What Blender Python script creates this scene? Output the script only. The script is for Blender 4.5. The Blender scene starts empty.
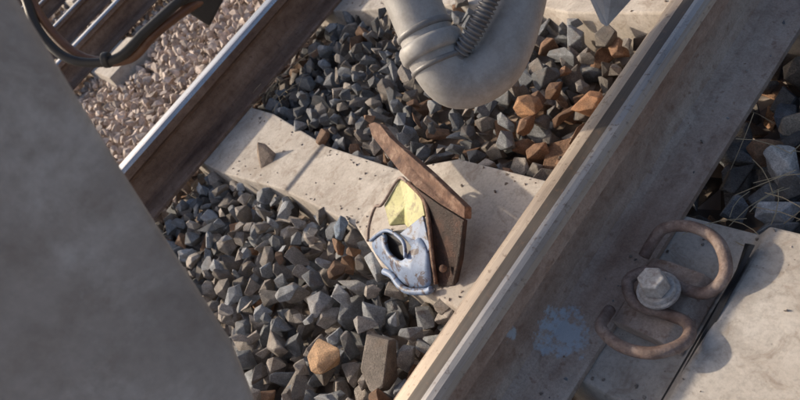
import bpy, bmesh, math, random
import numpy as np
from mathutils import Vector, Matrix, noise
random.seed(7); rng=np.random.default_rng(11)
scene=bpy.context.scene
col=scene.collection

# ---------------------------------------------------------------- materials
def mat(name,build):
    m=bpy.data.materials.new(name); m.use_nodes=True
    nt=m.node_tree; nt.nodes.clear()
    out=nt.nodes.new('ShaderNodeOutputMaterial'); b=nt.nodes.new('ShaderNodeBsdfPrincipled')
    nt.links.new(b.outputs[0],out.inputs[0])
    build(nt,b); return m
def N(nt,t,**k):
    n=nt.nodes.new(t)
    for a,v in k.items(): setattr(n,a,v)
    return n
def coord(nt,scale=(1,1,1),loc=(0,0,0)):
    g=N(nt,'ShaderNodeNewGeometry'); mp=N(nt,'ShaderNodeMapping')
    mp.inputs['Scale'].default_value=scale; mp.inputs['Location'].default_value=loc
    nt.links.new(g.outputs['Position'],mp.inputs[0]); return mp.outputs[0]
def ns(nt,vec,scale,detail=6,rough=.6,dist=0):
    n=N(nt,'ShaderNodeTexNoise'); n.inputs['Scale'].default_value=scale
    n.inputs['Detail'].default_value=detail; n.inputs['Roughness'].default_value=rough
    n.inputs['Distortion'].default_value=dist
    nt.links.new(vec,n.inputs['Vector']); return n.outputs['Fac']
def ramp(nt,fac,stops):
    r=N(nt,'ShaderNodeValToRGB'); e=r.color_ramp.elements
    while len(e)<len(stops): e.new(.5)
    for i,(p,c) in enumerate(stops):
        e[i].position=p; e[i].color=(*c,1) if len(c)==3 else c
    nt.links.new(fac,r.inputs[0]); return r.outputs[0]
def mix(nt,f,a,b,mode='MIX'):
    m=N(nt,'ShaderNodeMix',data_type='RGBA',blend_type=mode)
    for s,v in ((m.inputs[0],f),(m.inputs[6],a),(m.inputs[7],b)):
        if hasattr(v,'links') : nt.links.new(v,s)
        elif isinstance(v,(int,float)): s.default_value=v
        else: s.default_value=(*v,1)
    return m.outputs[2]
def bump(nt,b,h,strength=.4,dist=.002):
    n=N(nt,'ShaderNodeBump'); n.inputs['Strength'].default_value=strength; n.inputs['Distance'].default_value=dist
    nt.links.new(h,n.inputs['Height']); nt.links.new(n.outputs[0],b.inputs['Normal'])
def g3(v): return (v,v,v)
BW=lambda a,b:[(a,g3(0)),(b,g3(1))]

def m_rock(nt,b):
    at=N(nt,'ShaderNodeVertexColor'); at.layer_name='tint'
    v=coord(nt)
    n1=ns(nt,v,55,8,.65); n2=ns(nt,v,420,5,.7); n3=ns(nt,v,30,4)
    c=mix(nt,.8,at.outputs[0],ramp(nt,n1,[(.3,g3(.5)),(.55,g3(1)),(.72,g3(1.5))]),'MULTIPLY')
    c=mix(nt,.7,c,ramp(nt,n2,[(.32,g3(.45)),(.5,g3(1)),(.7,g3(1.8))]),'MULTIPLY')
    c=mix(nt,ramp(nt,n3,[(.54,g3(0)),(.70,g3(.4))]),c,(.22,.15,.105))
    nt.links.new(c,b.inputs['Base Color']); b.inputs['Roughness'].default_value=.68
    b.inputs['Specular IOR Level'].default_value=.45
    h=mix(nt,.5,n1,n2); bump(nt,b,h,1,.006)
ROCK=mat('ballast_stone',m_rock)

def m_conc(nt,b):
    v=coord(nt)
    n1=ns(nt,v,7,8,.65,.4); n2=ns(nt,v,160,8,.75); n3=ns(nt,v,30,8,.7,.8); n4=ns(nt,v,14,6,.6)
    c=ramp(nt,n1,[(.32,(.35,.31,.27)),(.5,(.455,.415,.37)),(.68,(.54,.505,.46))])
    c=mix(nt,.7,c,ramp(nt,n2,[(.3,g3(.6)),(.5,g3(1)),(.7,g3(1.2))]),'MULTIPLY')
    c=mix(nt,ramp(nt,n3,[(.52,g3(0)),(.66,g3(.55))]),c,(.23,.175,.135))
    c=mix(nt,ramp(nt,n4,[(.56,g3(0)),(.66,g3(.4))]),c,(.20,.17,.145))
    vo=N(nt,'ShaderNodeTexVoronoi'); vo.inputs['Scale'].default_value=95; nt.links.new(v,vo.inputs['Vector'])
    pits=ramp(nt,vo.outputs['Distance'],[(.05,g3(.4)),(.13,g3(1))])
    msk=ns(nt,v,30,2); pits=mix(nt,ramp(nt,msk,BW(.54,.6)),g3(1),pits)
    c=mix(nt,.7,c,pits,'MULTIPLY')
    nt.links.new(c,b.inputs['Base Color']); b.inputs['Roughness'].default_value=.9
    h=mix(nt,.5,n2,pits); bump(nt,b,h,.6,.003)
CONC=mat('concrete',m_conc)

def rust(nt,b,dark=(.07,.042,.032),mid=(.17,.115,.09),light=(.27,.205,.17),sc=18,blue=None,rough=.75,stretch=1,bs=.5,bd=.002):
    v=coord(nt,(1,stretch,1)); v0=coord(nt)
    n1=ns(nt,v,sc,8,.65); n2=ns(nt,v0,300,6,.75); n3=ns(nt,v0,70,5,.6); n5=ns(nt,v0,sc*3.3,8,.7,.6)
    c=ramp(nt,n1,[(.3,dark),(.5,mid),(.68,light)])
    c=mix(nt,.7,c,ramp(nt,n2,[(.3,g3(.6)),(.5,g3(1)),(.7,g3(1.3))]),'MULTIPLY')
    c=mix(nt,.6,c,ramp(nt,n5,[(.35,(.6,.52,.48)),(.5,g3(1)),(.65,(1.2,1.22,1.25))]),'MULTIPLY')
    c=mix(nt,ramp(nt,n3,[(.6,g3(0)),(.68,g3(.7))]),c,dark)
    if blue:
        n6=ns(nt,v0,48,8,.7)
        for (p,rad) in blue:
            d=N(nt,'ShaderNodeVectorMath',operation='DISTANCE'); d.inputs[1].default_value=p
            nt.links.new(v0,d.inputs[0])
            a=N(nt,'ShaderNodeMath',operation='MULTIPLY_ADD'); a.inputs[1].default_value=rad*4; a.inputs[2].default_value=-rad*2
            nt.links.new(n6,a.inputs[0])
            s=N(nt,'ShaderNodeMath',operation='ADD'); nt.links.new(a.outputs[0],s.inputs[0]); nt.links.new(d.outputs['Value'],s.inputs[1])
            k=N(nt,'ShaderNodeMapRange'); k.inputs[1].default_value=rad*1.05; k.inputs[2].default_value=rad*.6; k.inputs[3].default_value=0;k.inputs[4].default_value=.8
            nt.links.new(s.outputs[0],k.inputs[0]); c=mix(nt,k.outputs[0],c,(.46,.54,.62))
    nt.links.new(c,b.inputs['Base Color']); b.inputs['Roughness'].default_value=rough
    bump(nt,b,mix(nt,.5,n5,n2),bs,bd)
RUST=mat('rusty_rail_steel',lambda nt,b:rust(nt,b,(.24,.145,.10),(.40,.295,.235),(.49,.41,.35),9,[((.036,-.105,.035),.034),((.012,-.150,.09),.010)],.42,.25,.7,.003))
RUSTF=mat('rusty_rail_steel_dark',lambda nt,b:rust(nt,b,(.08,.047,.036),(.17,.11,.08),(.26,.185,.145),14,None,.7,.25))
RCLIP=mat('rusty_clip_steel',lambda nt,b:rust(nt,b,(.12,.075,.06),(.22,.155,.13),(.33,.26,.225),34,None,.5,1,.9,.003))
RSHOE=mat('rusty_shoe_steel',lambda nt,b:rust(nt,b,(.075,.036,.026),(.19,.10,.065),(.38,.26,.19),34,None,.65,1,1,.008))
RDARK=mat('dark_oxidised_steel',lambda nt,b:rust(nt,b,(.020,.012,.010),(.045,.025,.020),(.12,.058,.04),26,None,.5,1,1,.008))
BOLT=mat('dusty_bolt_steel',lambda nt,b:rust(nt,b,(.24,.20,.18),(.42,.40,.38),(.54,.52,.50),40,None,.5))
def m_polish(nt,b,base=((.42,.41,.41),(.66,.65,.65)),r=(.14,.34),metal=.95,scuff=.35):
    v=coord(nt,(1,.02,1)); n1=ns(nt,v,260,6,.7); v2=coord(nt,(1,.3,1)); n2=ns(nt,v2,25,6,.6); n3=ns(nt,coord(nt),120,6,.7)
    c=mix(nt,.5,ramp(nt,n1,[(.3,base[0]),(.7,base[1])]),ramp(nt,n2,[(.3,base[0]),(.7,base[1])]))
    c=mix(nt,ramp(nt,n3,[(.56,g3(0)),(.66,g3(scuff))]),c,(.13,.085,.06))
    nt.links.new(c,b.inputs['Base Color'])
    b.inputs['Metallic'].default_value=metal
    k=N(nt,'ShaderNodeMapRange'); k.inputs[1].default_value=.3;k.inputs[2].default_value=.7;k.inputs[3].default_value=r[0];k.inputs[4].default_value=r[1]
    nt.links.new(n2,k.inputs[0]); nt.links.new(k.outputs[0],b.inputs['Roughness'])
    bump(nt,b,n1,.15,.001)
POL=mat('polished_rail_top',m_polish)
POLN=mat('worn_rail_top',lambda nt,b:m_polish(nt,b,((.30,.29,.28),(.50,.48,.46)),(.22,.45),.85,.6))
TAN=mat('dull_rail_top',lambda nt,b:m_polish(nt,b,((.28,.22,.175),(.48,.41,.34)),(.35,.6),.45,.6))
GREASE=mat('greasy_rail_line',lambda nt,b:m_polish(nt,b,((.03,.025,.022),(.10,.085,.075)),(.3,.6),.3,.5))
def paint(name,base,scuff,amt=.6,rough=.5,sc=12,lo=.58,hi=.66,bumpd=.001):
    def f(nt,b):
        v=coord(nt); n1=ns(nt,v,sc,10,.7,.4); n2=ns(nt,v,sc*12,6,.7); n3=ns(nt,v,sc*.35,3); n4=ns(nt,v,sc*2.2,8,.65)
        c=ramp(nt,n3,[(.3,tuple(x*.8 for x in base)),(.7,tuple(x*1.15 for x in base))])
        c=mix(nt,.5,c,ramp(nt,n4,[(.35,(.62,.58,.54)),(.55,g3(1))]),'MULTIPLY')
        c=mix(nt,ramp(nt,n1,[(lo,g3(0)),(hi,g3(amt))]),c,scuff)
        c=mix(nt,.35,c,ramp(nt,n2,[(.3,g3(.7)),(.7,g3(1.25))]),'MULTIPLY')
        nt.links.new(c,b.inputs['Base Color']); b.inputs['Roughness'].default_value=rough
        bump(nt,b,n2,.3,bumpd)
    return mat(name,f)
PANEL=paint('grey_panel_paint',(.41,.385,.36),(.68,.68,.66),.7,.32,9,.50,.70)
PIPEM=paint('grey_pipe_paint',(.34,.335,.33),(.15,.13,.115),.6,.5,16,.53,.75)
BLUE=paint('chipped_blue_paint',(.19,.26,.40),(.07,.045,.04),.9,.5,45,.53,.58)
YELL=paint('chipped_yellow_paint',(.44,.43,.20),(.15,.11,.07),.75,.6,40,.52,.62)
RUBB=paint('black_rubber',(.018,.018,.020),(.07,.06,.055),.5,.5,30,.6,.7)
HOSE=paint('brown_hose_rubber',(.13,.06,.035),(.24,.14,.09),.5,.4,40,.55,.7)
CORR=paint('grey_corrugated_plastic',(.19,.19,.195),(.09,.08,.07),.5,.42,30,.55,.7)
def m_straw(nt,b): b.inputs['Base Color'].default_value=(.42,.34,.22,1); b.inputs['Roughness'].default_value=.8
STRAW=mat('dry_straw',m_straw)
def m_ground(nt,b):
    v=coord(nt); vo=N(nt,'ShaderNodeTexVoronoi'); vo.inputs['Scale'].default_value=24; nt.links.new(v,vo.inputs['Vector'])
    n=ns(nt,v,1.2,5); bw=N(nt,'ShaderNodeRGBToBW'); nt.links.new(vo.outputs['Color'],bw.inputs[0])
    c=ramp(nt,bw.outputs[0],[(.2,(.10,.08,.065)),(.8,(.36,.31,.28))])
    c=mix(nt,ramp(nt,n,BW(.4,.7)),c,(.17,.115,.08))
    nt.links.new(c,b.inputs['Base Color']); b.inputs['Roughness'].default_value=.9
    bump(nt,b,vo.outputs['Distance'],1,.03)
GROUND=mat('ballast_ground',m_ground)

# ---------------------------------------------------------------- mesh helpers
def mesh_obj(name,verts,faces,mats,parent=None,smooth=False,mi=None):
    me=bpy.data.meshes.new(name); me.from_pydata([tuple(v) for v in verts],[],faces); me.update()
    o=bpy.data.objects.new(name,me); col.objects.link(o)
    for m in (mats if isinstance(mats,list) else [mats]): me.materials.append(m)
    if mi: me.polygons.foreach_set('material_index',mi)
    if smooth: me.polygons.foreach_set('use_smooth',[True]*len(me.polygons))
    if parent: o.parent=parent
    bm=bmesh.new(); bm.from_mesh(me); bmesh.ops.recalc_face_normals(bm,faces=bm.faces); bm.to_mesh(me); bm.free()
    return o
def empty(name):
    e=bpy.data.objects.new(name,None); col.objects.link(e); e.empty_display_size=.05; return e
def bevel(o,w,seg=2):
    m=o.modifiers.new('b','BEVEL'); m.width=w; m.segments=seg; m.limit_method='ANGLE'; m.angle_limit=math.radians(30); return o
def catmull(pts,n=8):
    P=[Vector(p) for p in pts]; P=[2*P[0]-P[1]]+P+[2*P[-1]-P[-2]]; out=[]
    for i in range(1,len(P)-2):
        for k in range(n):
            t=k/n
            out.append(.5*((2*P[i])+(-P[i-1]+P[i+1])*t+(2*P[i-1]-5*P[i]+4*P[i+1]-P[i+2])*t*t+(-P[i-1]+3*P[i]-3*P[i+1]+P[i+2])*t**3))
    out.append(P[-2]); return out
def tube(name,pts,rad,mt,parent=None,n=8,sides=20,radf=None,cap=True):
    C=catmull(pts,n) if n>1 else [Vector(p) for p in pts]
    T=[(C[min(i+1,len(C)-1)]-C[max(i-1,0)]).normalized() for i in range(len(C))]
    ref=Vector((0,0,1)) if abs(T[0].z)<.9 else Vector((1,0,0))
    nrm=(ref-T[0]*ref.dot(T[0])).normalized(); V=[];F=[]
    L=0
    for i,c in enumerate(C):
        nrm=(nrm-T[i]*nrm.dot(T[i])).normalized(); bn=T[i].cross(nrm)
        if i: L+=(C[i]-C[i-1]).length
        r=radf(i/(len(C)-1),L) if radf else rad
        for s in range(sides):
            a=2*math.pi*s/sides; V.append(c+(nrm*math.cos(a)+bn*math.sin(a))*r)
    for i in range(len(C)-1):
        for s in range(sides):
            a=i*sides+s; b_=i*sides+(s+1)%sides; F.append((a,b_,b_+sides,a+sides))
    if cap: F.append(tuple(range(sides))[::-1]); F.append(tuple(range((len(C)-1)*sides,len(C)*sides)))
    o=mesh_obj(name,V,F,mt,parent,True)
    return o
def prism(name,poly,off,mt,parent=None,bv=0):
    n=len(poly); off=Vector(off); V=[Vector(p) for p in poly]+[Vector(p)+off for p in poly]
    F=[tuple(range(n)),tuple(range(n,2*n))[::-1]]+[(i,(i+1)%n,(i+1)%n+n,i+n) for i in range(n)]
    o=mesh_obj(name,V,F,mt,parent)
    if bv: bevel(o,bv)
    return o

# ---------------------------------------------------------------- rails
def rail(name,X,mat_side,y0=-4,y1=40,foot=.078,near=False):
    R_=[(.006,.172),(.012,.1718),(.018,.1715),(.026,.1695),(.032,.165),(.0355,.158),(.036,.134),(.033,.131),(.014,.122),(.0095,.112),(.0085,.085),(.0095,.055),(.014,.038),(.024,.031),(foot-.004,.0135),(foot,.010),(foot,.001)]
    prof=[(x,z) for x,z in R_]+[(-x,z) for x,z in R_[::-1]]
    n=len(prof); V=[];F=[];mi=[]
    for y in (y0,y1):
        for x,z in prof: V.append((X+x,y,z))
    for i in range(n):
        j=(i+1)%n; F.append((i,j,j+n,i+n))
        zm=(prof[i][1]+prof[j][1])/2; xm=(prof[i][0]+prof[j][0])/2
        if zm<.160: k=0
        elif not near: k=1
        elif xm<.0: k=2
        elif xm<.012: k=3
        elif xm<.028: k=4
        else: k=2
        mi.append(k)
    F.append(tuple(range(n)));mi.append(0);F.append(tuple(range(n,2*n))[::-1]);mi.append(0)
    return mesh_obj(name,V,F,[mat_side,POL,TAN,GREASE,POLN],None,False,mi)
FX=-1.552
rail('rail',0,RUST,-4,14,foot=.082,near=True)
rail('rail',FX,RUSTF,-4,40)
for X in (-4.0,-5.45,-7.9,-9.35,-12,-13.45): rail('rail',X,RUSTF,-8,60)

# ---------------------------------------------------------------- sleepers
def sleeper_hw(x):
    pts=[(-2.05,.125),(-1.30,.122),(-.95,.082),(-.60,.082),(-.42,.138),(.60,.15)]
    return float(np.interp(x,[p[0] for p in pts],[p[1] for p in pts]))
def sleeper_z(x):
    return float(np.interp(x,[-2.05,-1.30,-.95,-.94,-.60,-.42,.185,.205,.32,.60],[0,0,-.012,-.020,-.022,0,0,.028,.028,.02]))
def sleeper(yc,X0=0):
    xs=[-2.05,-1.7,-1.3,-1.1,-.95,-.94,-.60,-.42,-.2,.1,.185,.205,.32,.60]
    V=[];F=[]
    for x in xs:
        h=sleeper_hw(x); z=sleeper_z(x)
        V+=[(X0+x,yc-h-.03,-.2),(X0+x,yc-h,z),(X0+x,yc+h,z),(X0+x,yc+h+.03,-.2)]
    for i in range(len(xs)-1):
        a=i*4
        for k in range(3): F.append((a+k,a+k+1,a+k+5,a+k+4))
        F.append((a+3,a,a+4,a+7))
    F.append((0,1,2,3)); F.append(tuple(len(V)-4+k for k in (3,2,1,0)))
    o=mesh_obj('concrete_sleeper',V,F,CONC); bevel(o,.004,2); return o
SP=.70
SY=[k*SP for k in (0,1,2,3,4,5,-1,-2,6,7)]
for y in SY: sleeper(y)
for X0 in (-3.9,-7.8,-11.9):
    for k in range(-3,24):
        if X0<-5 and k>18: continue
        sleeper(k*SP+.2,X0)

# ---------------------------------------------------------------- ballast
def protos(n,bev):
    out=[]
    for k in range(n):
        bm=bmesh.new()
        m=random.randint(8,15)
        bx=random.uniform(.1,.5)
        for i in range(m):
            v=Vector((random.gauss(0,1),random.gauss(0,1),random.gauss(0,1))).normalized()
            mx=max(abs(v.x),abs(v.y),abs(v.z)); v=v*(1-bx)+v/mx*bx*.85
            bm.verts.new(v*random.uniform(.84,1.09))
        bmesh.ops.convex_hull(bm,input=bm.verts)
        for v in [v for v in bm.verts if not v.link_faces]: bm.verts.remove(v)
        if bev:
            bmesh.ops.dissolve_limit(bm,angle_limit=math.radians(16),verts=bm.verts,edges=bm.edges)
            bmesh.ops.bevel(bm,geom=list(bm.edges),offset=.045,segments=1,affect='EDGES',clamp_overlap=True)
        bmesh.ops.triangulate(bm,faces=bm.faces)
        bmesh.ops.recalc_face_normals(bm,faces=bm.faces)
        bm.verts.ensure_lookup_table()
        out.append((np.array([v.co[:] for v in bm.verts]),np.array([[v.index for v in f.verts] for f in bm.faces])))
        bm.free()
    return out
PH=protos(40,True); PL=protos(14,False)
def poisson(x0,x1,y0,y1,d,tries=9):
    g={};pts=[];n=int((x1-x0)*(y1-y0)/(d*d)*tries)
    X=rng.uniform(x0,x1,n);Y=rng.uniform(y0,y1,n)
    for x,y in zip(X,Y):
        i,j=int(x//d),int(y//d); ok=True
        for a in (-1,0,1):
            for b in (-1,0,1):
                for (p,q) in g.get((i+a,j+b),()):
                    if (p-x)**2+(q-y)**2<d*d: ok=False;break
                if not ok:break
            if not ok:break
        if ok: g.setdefault((i,j),[]).append((x,y)); pts.append((x,y))
    return pts
def rotm():
    q=rng.normal(size=4); q/=np.linalg.norm(q); w,x,y,z=q
    return np.array([[1-2*(y*y+z*z),2*(x*y-z*w),2*(x*z+y*w)],[2*(x*y+z*w),1-2*(x*x+z*z),2*(y*z-x*w)],[2*(x*z-y*w),2*(y*z+x*w),1-2*(x*x+y*y)]])
def build_stones(name,stones,P):
    Vs=[];Fs=[];Cs=[];o=0
    for (x,y,z,s,c) in stones:
        v,f=P[rng.integers(len(P))]
        sc=s*np.array([rng.uniform(1.0,1.4),rng.uniform(.8,1.05),rng.uniform(.55,.9)])
        A=(v*sc)@rotm().T+np.array([x,y,z]); Vs.append(A);Fs.append(f+o);o+=len(v)
        Cs.append(np.tile([*c,1.],(len(v),1)))
    return stone_mesh(name,np.concatenate(Vs),np.concatenate(Fs),np.concatenate(Cs))
def stone_mesh(name,V,F,C):
    me=bpy.data.meshes.new(name); me.vertices.add(len(V)); me.vertices.foreach_set('co',V.ravel())
    me.loops.add(F.size); me.loops.foreach_set('vertex_index',F.ravel().astype(np.int32))
    me.polygons.add(len(F)); me.polygons.foreach_set('loop_start',np.arange(0,F.size,3,dtype=np.int32))
    me.polygons.foreach_set('loop_total',np.full(len(F),3,dtype=np.int32))
    me.update(calc_edges=True)
    a=me.color_attributes.new('tint','FLOAT_COLOR','POINT'); a.data.foreach_set('color',C.ravel().astype(np.float32))
    me.materials.append(ROCK); ob=bpy.data.objects.new(name,me); col.objects.link(ob)
    me.polygons.foreach_set('use_smooth',[False]*len(F)); return ob
def tint(x,y):
    b=rng.uniform(.14,.40)
    if y>.15: b*=.75  # stones further along darkened: shade under the vehicle put into their colour
    r=rng.random()
    rustp=.05+.5*math.exp(-((x+.15)/.2)**2)*(1 if y>0.1 else .15)
    if x<-1.65: return tuple(np.array([.62,.51,.44])*rng.uniform(.6,1.25))
    if r<rustp: return tuple(np.array([.30,.17,.10])*rng.uniform(.5,1.15))
    if r<rustp+.42: return tuple(np.array([1.08,.97,.87])*b)
    return tuple(np.array([.94,1.0,1.07])*b)
def in_sleeper(x,y,m):
    if x<-2.1 or x>.6+m: return False
    for s in SY:
        if abs(y-s)<sleeper_hw(x)+m: return True
    return False
st=[]
for layer,(z0,d,s0,s1) in enumerate([(-.100,.046,.025,.036),(-.065,.045,.022,.034),(-.034,.045,.017,.033),(-.008,.072,.016,.026)]):
    for (x,y) in poisson(-2.0,.95,-.75,2.2,d):
        if y>1.3 and x>-.4: continue
        if in_sleeper(x,y,.004 if layer<3 else -.012 if y>.3 else 0): continue
        nr=min(abs(x),abs(x-FX))
        if layer>=2 and nr<.10: continue
        if layer==1 and nr<.085: z1=z0-.02
        else: z1=z0
        if layer==3 and rng.random()<.35: continue
        und=.018*noise.noise(Vector((x*5,y*5,0)))
        if x>.2: und-=.012
        s=rng.uniform(s0,s1)
        if rng.random()<.12: s*=1.35
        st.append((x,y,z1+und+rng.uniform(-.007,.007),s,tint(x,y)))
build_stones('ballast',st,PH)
st=[]
for (z0,d) in ((-.07,.044),(-.04,.044)):
    for (x,y) in poisson(-4.6,-1.95,-.6,3.6,d,6):
        st.append((x,y,z0+.03*noise.noise(Vector((x*3,y*3,4)))+rng.uniform(-.008,.008),rng.uniform(.018,.030),tint(x,y)))
for (x,y) in poisson(-10,-4.6,-1,6,.075,5):
    c=np.array(tint(x,y))*rng.uniform(.4,.9)
    st.append((x,y,-.06+rng.uniform(-.01,.01),rng.uniform(.028,.045),tuple(c)))
build_stones('ballast',st,PL)
st=[]
for i in range(240):
    s_=SY[int(rng.choice([0,0,0,1]))]; x=rng.uniform(-1.45,.5); h=sleeper_hw(x)
    y=s_+h*(1 if rng.random()<.5 else -1)*(1-abs(rng.normal(0,.3)))
    if abs(x)<.085 or abs(x-FX)<.08 or abs(y-s_)>h-.004: continue
    st.append((x,y,sleeper_z(x)+.001,rng.uniform(.0012,.004)*(1 if rng.random()<.93 else 1.8),tuple(np.array([.36,.31,.27])*rng.uniform(.5,1.3))))
for i in range(90):
    st.append((rng.choice([-1,1])*rng.uniform(.035,.074),rng.uniform(-.5,1.2),.024,rng.uniform(.0012,.0035),tint(-1,0)))
build_stones('gravel_grit',st,PL)
def hull_stone(name,pts,c):
    bm=bmesh.new()
    for p in pts: bm.verts.new(p)
    bmesh.ops.convex_hull(bm,input=bm.verts)
    for v in [v for v in bm.verts if not v.link_faces]: bm.verts.remove(v)
    bmesh.ops.bevel(bm,geom=list(bm.edges),offset=.0015,segments=1,affect='EDGES',clamp_overlap=True)
    bmesh.ops.triangulate(bm,faces=bm.faces); bmesh.ops.recalc_face_normals(bm,faces=bm.faces); bm.verts.ensure_lookup_table()
    V=np.array([v.co[:] for v in bm.verts]);F=np.array([[v.index for v in f.verts] for f in bm.faces]); bm.free()
    return stone_mesh(name,V,F,np.tile([*c,1.],(len(V),1)))
sx,sy=-1.135,-.015
hull_stone('loose_stone',[(sx-.026,sy-.030,-.010),(sx+.006,sy-.046,-.010),(sx+.036,sy-.010,-.010),(sx+.020,sy+.018,-.010),(sx-.012,sy+.008,-.010),(sx+.004,sy+.008,.056),(sx+.018,sy+.018,.040),(sx+.034,sy+.002,.014),(sx-.014,sy-.018,.022)],(.36,.28,.22))
for (x,y,z,s,c) in [(-.40,-.34,-.008,.038,(.48,.30,.17)),(-.27,-.29,-.008,.048,(.20,.175,.155)),(-.52,-.27,-.01,.034,(.30,.30,.31)),(-.36,-.25,-.01,.032,(.34,.33,.32)),(-.62,-.10,-.01,.030,(.22,.28,.36)),(-.47,-.20,-.01,.030,(.33,.32,.30)),
    (-.35,.30,-.01,.036,(.42,.23,.12)),(-.22,.33,-.02,.032,(.40,.21,.11)),
    (.145,.275,-.03,.042,(.62,.60,.57)),(.185,.205,-.03,.030,(.55,.56,.58)),(.235,.205,-.028,.034,(.60,.58,.55)),(.22,.27,-.035,.036,(.50,.50,.50)),(.15,.37,-.035,.036,(.50,.42,.33)),(.30,.22,-.03,.036,(.58,.57,.55)),(.20,.33,-.04,.034,(.55,.54,.52))]:
    build_stones('loose_stone',[(x,y,z,s,c)],PH)

mesh_obj('ground',[(-400,-300,-.115),(300,-300,-.115),(300,400,-.115),(-400,400,-.115)],[(0,1,2,3)],GROUND)

# ---------------------------------------------------------------- rail fastening
def fastening(X,yc,sgn=1,nm='rail_clip'):
    e=empty(nm)
    half=[(.080,.046,.034),(.086,.062,.045),(.101,.083,.062),(.138,.094,.066),(.176,.084,.062),(.197,.052,.050),(.183,.024,.037),(.150,.021,.034),(.110,.026,.042)]
    pts=half+[(.088,.0,.048)]+[(x,-y,z) for x,y,z in half[::-1]]
    pts=[(X+sgn*x,yc+y,z) for x,y,z in pts]
    tube('spring_clamp',pts,.0080,RCLIP,e,6,14)
    def cyl(name,r0,r1,z0,z1,n,mt,bv,rot=0):
        V=[];cx=X+sgn*.133
        for (r,z) in ((r0,z0),(r1,z1)):
            for i in range(n):
                a=2*math.pi*i/n+rot; V.append((cx+r*math.cos(a),yc+r*math.sin(a),z))
        F=[tuple(range(n))[::-1],tuple(range(n,2*n))]+[(i,(i+1)%n,(i+1)%n+n,i+n) for i in range(n)]
        o=mesh_obj(name,V,F,mt,e); 
        if bv: bevel(o,bv,2)
        return o
    cyl('washer',.028,.028,.047,.052,28,BOLT,.001)
    cyl('collar',.0245,.022,.052,.0575,28,BOLT,.001)
    cyl('hex_head',.0195,.0175,.0575,.082,6,BOLT,.002,.35)
    cyl('shank',.012,.012,.0,.047,14,RCLIP,0)
    a=X+sgn*.083;b=X+sgn*.180
    prism('guide_plate',[(a,yc-.055,.0),(a,yc-.055,.02),(X+sgn*.11,yc-.055,.026),(X+sgn*.16,yc-.055,.022),(b,yc-.055,.004),(b,yc-.055,.0)],(0,.11,0),RUST,e,.002)
    return e
fastening(0,0)
fastening(0,SP)
prism('rubber_pad',[(.186,-.150,.004),(.199,-.150,.006),(.199,.105,.040),(.194,.105,.040),(.186,.08,.006)],(.008,0,.002),RUBB)

# ---------------------------------------------------------------- brake shoe (rail skid)
e=empty('rail_brake_shoe')
def slab(name,pts,th,mt,bv=.0015):
    P=[Vector(p) for p in pts]; nrm=Vector((0,0,0)); c=sum(P,Vector())/len(P)
    for i in range(len(P)): nrm+=(P[i]-c).cross(P[(i+1)%len(P)]-c)
    nrm.normalize()
    if nrm.dot(Vector((.7,-.2,.6)))<0: nrm=-nrm
    n=len(P); V=P+[p-nrm*th for p in P]; c2=c-nrm*th
    V+=[c,c2]
    F=[(i,(i+1)%n,2*n) for i in range(n)]+[(i+n,(i+1)%n+n,2*n+1) for i in range(n)]+[(i,(i+1)%n,(i+1)%n+n,i+n) for i in range(n)]
    o=mesh_obj(name,V,F,mt,e); return bevel(o,bv,2)
slab('sole',[(-.629,.110,.100),(-.600,.114,.108),(-.568,.109,.112),(-.510,.086,.109),(-.448,.068,.112),(-.330,.036,.106),(-.212,.000,.098),(-.214,-.014,.080),(-.281,-.006,.086),(-.360,.008,.089),(-.444,.031,.085),(-.520,.059,.088),(-.606,.090,.087)],.016,RSHOE,.002)
slab('sole_web',[(-.410,.024,.083),(-.350,.004,.088),(-.281,-.008,.085),(-.214,-.016,.079),(-.211,-.07,.035),(-.220,-.108,.002),(-.248,-.124,.004),(-.268,-.082,.040),(-.302,-.034,.067),(-.345,.000,.080)],.010,RDARK)
tube('web_flange',[(-.215,-.018,.078),(-.212,-.062,.044),(-.218,-.106,.008)],.0045,RDARK,e,6,10)
tube('web_weld',[(-.398,.014,.084),(-.335,-.006,.080),(-.303,-.034,.069),(-.269,-.083,.044),(-.250,-.122,.010)],.0040,RSHOE,e,6,10)
slab('yellow_cheek',[(-.447,-.040,.062),(-.439,.018,.076),(-.400,.014,.082),(-.345,-.002,.080),(-.318,-.030,.069),(-.348,-.062,.054),(-.385,-.052,.040),(-.412,-.070,.048)],.006,YELL)
A=[(-.462,-.106,.024),(-.408,-.080,.052),(-.362,-.080,.054),(-.322,-.054,.061),(-.274,-.084,.045)]
B=[(-.456,-.122,.004),(-.410,-.134,.004),(-.372,-.140,.004),(-.322,-.158,.002),(-.252,-.134,.004)]
M=[(-.455,-.116,.018),(-.404,-.114,.030),(-.362,-.122,.034),(-.312,-.126,.040),(-.260,-.114,.032)]
V=[];F=[]
for a,b,c in zip(A,M,B): V+=[a,b,c]
for i in range(4):
    for k in range(2):
        if i in (1,2) and k==0: continue
        a=i*3+k; F.append((a,a+1,a+4,a+3))
o=mesh_obj('blue_body',V,F,BLUE,e,True)
m=o.modifiers.new('s','SUBSURF'); m.levels=2;m.render_levels=2
m=o.modifiers.new('t','SOLIDIFY'); m.thickness=.007; m.offset=-1
slab('hollow_shade',[(-.425,-.085,.040),(-.36,-.060,.046),(-.325,-.050,.05),(-.31,-.10,.018),(-.37,-.120,.004),(-.43,-.11,.004)],.006,RUBB)  # black plate behind the opening, stands in for the shade inside the hollow
slab('blue_flank',[(-.362,-.078,.055),(-.320,-.032,.071),(-.278,-.076,.047),(-.280,-.105,.036),(-.330,-.086,.052)],.006,BLUE)
tube('blue_lip',[(-.395,-.146,.003),(-.365,-.146,.006),(-.330,-.156,.006),(-.300,-.156,.006),(-.262,-.142,.008),(-.250,-.134,.012)],.0065,BLUE,e,6,14)
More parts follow.
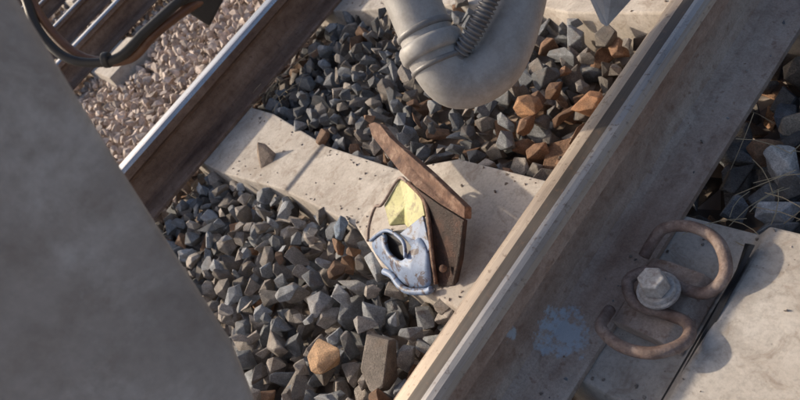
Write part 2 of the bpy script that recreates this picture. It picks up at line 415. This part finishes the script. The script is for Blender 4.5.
tube('blue_upper_lip',[(-.460,-.108,.026),(-.430,-.092,.042),(-.400,-.082,.053),(-.362,-.084,.056),(-.335,-.092,.054),(-.318,-.112,.046)],.0036,BLUE,e,6,12)
tube('handle_loop',[(-.400,.014,.084),(-.439,.018,.078),(-.448,-.040,.066),(-.470,-.050,.060),(-.470,-.085,.045),(-.468,-.112,.024)],.0033,RCLIP,e,5,10)
tube('sole_bolt',[(-.242,-.095,.026),(-.232,-.097,.036)],.007,RSHOE,e,1,12)

# ---------------------------------------------------------------- vehicle parts
o=prism('vehicle_side_panel',[(.1,-.205,.90),(.1,-.235,.79),(.1,-.242,.768),(.1,-.284,.660),(.1,-.3154,.5745),(.1,-.3434,.4968),(.1,-.3587,.469),(.1,-.372,.445),(.1,-.41,.42),(.1,-1.2,.40),(.1,-1.2,1.1),(.1,-.19,1.1)],(-.022,0,0),PANEL,None,0)
bevel(o,.008,4)
e=empty('sand_pipe')
pts=[(-.330,.245,.560),(-.269,.189,.436),(-.232,.150,.374),(-.205,.119,.327),(-.180,.114,.286),(-.152,.165,.272),(-.150,.241,.302),(-.159,.322,.350),(-.17,.41,.42)]
tube('pipe',pts,.043,PIPEM,e,10,36,radf=lambda t,L:.041 if L<.27 else .0425)
def ring(name,c,d,r,w,mt,par):
    c=Vector(c);d=Vector(d).normalized(); tube(name,[c-d*w,c-d*w*.6,c+d*w*.6,c+d*w],r,mt,par,1,36,radf=lambda t,L:r if .1<t<.9 else r*.93)
ring('collar',(-.212,.127,.340),(.027,-.031,-.047),.050,.013,PIPEM,e)
ring('clamp_band',(-.224,.141,.361),(.027,-.031,-.047),.0445,.005,CORR,e)
ring('lower_band',(-.200,.116,.318),(.027,-.031,-.047),.0465,.004,CORR,e)
tube('corrugated_hose',[(-.12,.33,.47),(-.128,.245,.385),(-.143,.182,.347),(-.163,.140,.327),(-.185,.118,.315)],.014,CORR,None,60,16,radf=lambda t,L:.0125+.0022*math.sin(L*2*math.pi/.0065))
prism('rail_guard_plate',[(-.0665,.310,.298),(-.033,.275,.240),(-.012,.364,.246),(.0,.50,.50),(-.09,.45,.52)],(-.010,.002,.006),PIPEM,None,.002)
tube('black_cable',[(-.20,-.19,.82),(-.173,-.207,.761),(-.153,-.230,.726),(-.129,-.234,.693),(-.104,-.209,.669),(-.0936,-.172,.668),(-.083,-.135,.667),(-.068,-.087,.665),(-.05,.0,.68)],.0045,RUBB,None,8,14)
tube('brown_cable',[(-.20,-.17,.82),(-.178,-.200,.768),(-.158,-.222,.720),(-.132,-.224,.684),(-.108,-.200,.660),(-.097,-.165,.660),(-.088,-.125,.655),(-.078,-.085,.645),(-.06,.0,.65)],.0048,HOSE,None,8,14)
e=empty('cable_clamp')
prism('block',[(-.090,-.135,.675),(-.080,-.110,.685),(-.072,-.098,.640),(-.088,-.125,.628)],(-.02,.008,.002),RUBB,e,.003)
ring('band',(-.1085,-.214,.673),(.025,.025,-.02),.0075,.003,RUBB,e)

# ---------------------------------------------------------------- dry grass stems
V=[];F=[]
def stem(p,d,L,r=.0009):
    p=Vector(p);d=Vector(d).normalized(); side=d.cross(Vector((0,0,1))).normalized()*r; up=Vector((0,0,r))
    q=[p+d*L*t+Vector((0,0,.25*L*(t-t*t)))+side*8*math.sin(t*3) for t in (0,.33,.66,1)]
    b=len(V)
    for c in q: V.extend([c-side,c+side,c+up*1.6])
    for i in range(3):
        for k in range(3):
            a=b+i*3+k; c=b+i*3+(k+1)%3; F.append((a,c,c+3,a+3))
for i in range(70):
    g=random.choice([(.25,.22,-.01),(.20,.30,-.01),(-1.40,.17,0.0),(-1.38,.24,0.0),(.22,.17,.0)])
    stem((g[0]+random.gauss(0,.05),g[1]+random.gauss(0,.04),g[2]+random.uniform(-.02,.01)),(random.gauss(0,1),random.gauss(0,1),random.uniform(.05,.4)),random.uniform(.05,.12),.0006)
mesh_obj('dry_grass',V,F,STRAW)

# ---------------------------------------------------------------- light, camera
sd=Vector((-.82,-.38,.60)).normalized()
w=bpy.data.worlds.new('World'); scene.world=w; w.use_nodes=True; nt=w.node_tree
bg=nt.nodes['Background']; sky=nt.nodes.new('ShaderNodeTexSky'); sky.sky_type='NISHITA'; sky.sun_disc=False
sky.sun_elevation=math.asin(sd.z); sky.sun_rotation=math.atan2(sd.x,sd.y); sky.dust_density=5; sky.air_density=.9
nt.links.new(sky.outputs[0],bg.inputs[0]); bg.inputs[1].default_value=.15
l=bpy.data.lights.new('sun','SUN'); l.energy=4.1; l.angle=math.radians(1.5); l.color=(1,.84,.64)
lo=bpy.data.objects.new('sun',l); col.objects.link(lo); lo.rotation_euler=(-sd).to_track_quat('-Z','Y').to_euler()
c=bpy.data.cameras.new('camera'); co=bpy.data.objects.new('camera',c); col.objects.link(co)
co.location=(.5518,-.2823,.7928); co.rotation_euler=(.7797,.5944,.7879); c.sensor_width=36; c.lens=28.41; c.clip_start=.01; c.clip_end=2000
c.dof.use_dof=True; c.dof.focus_distance=1.0; c.dof.aperture_fstop=9
scene.camera=co
scene.view_settings.view_transform='Standard'; scene.view_settings.look='None'; scene.view_settings.exposure=0
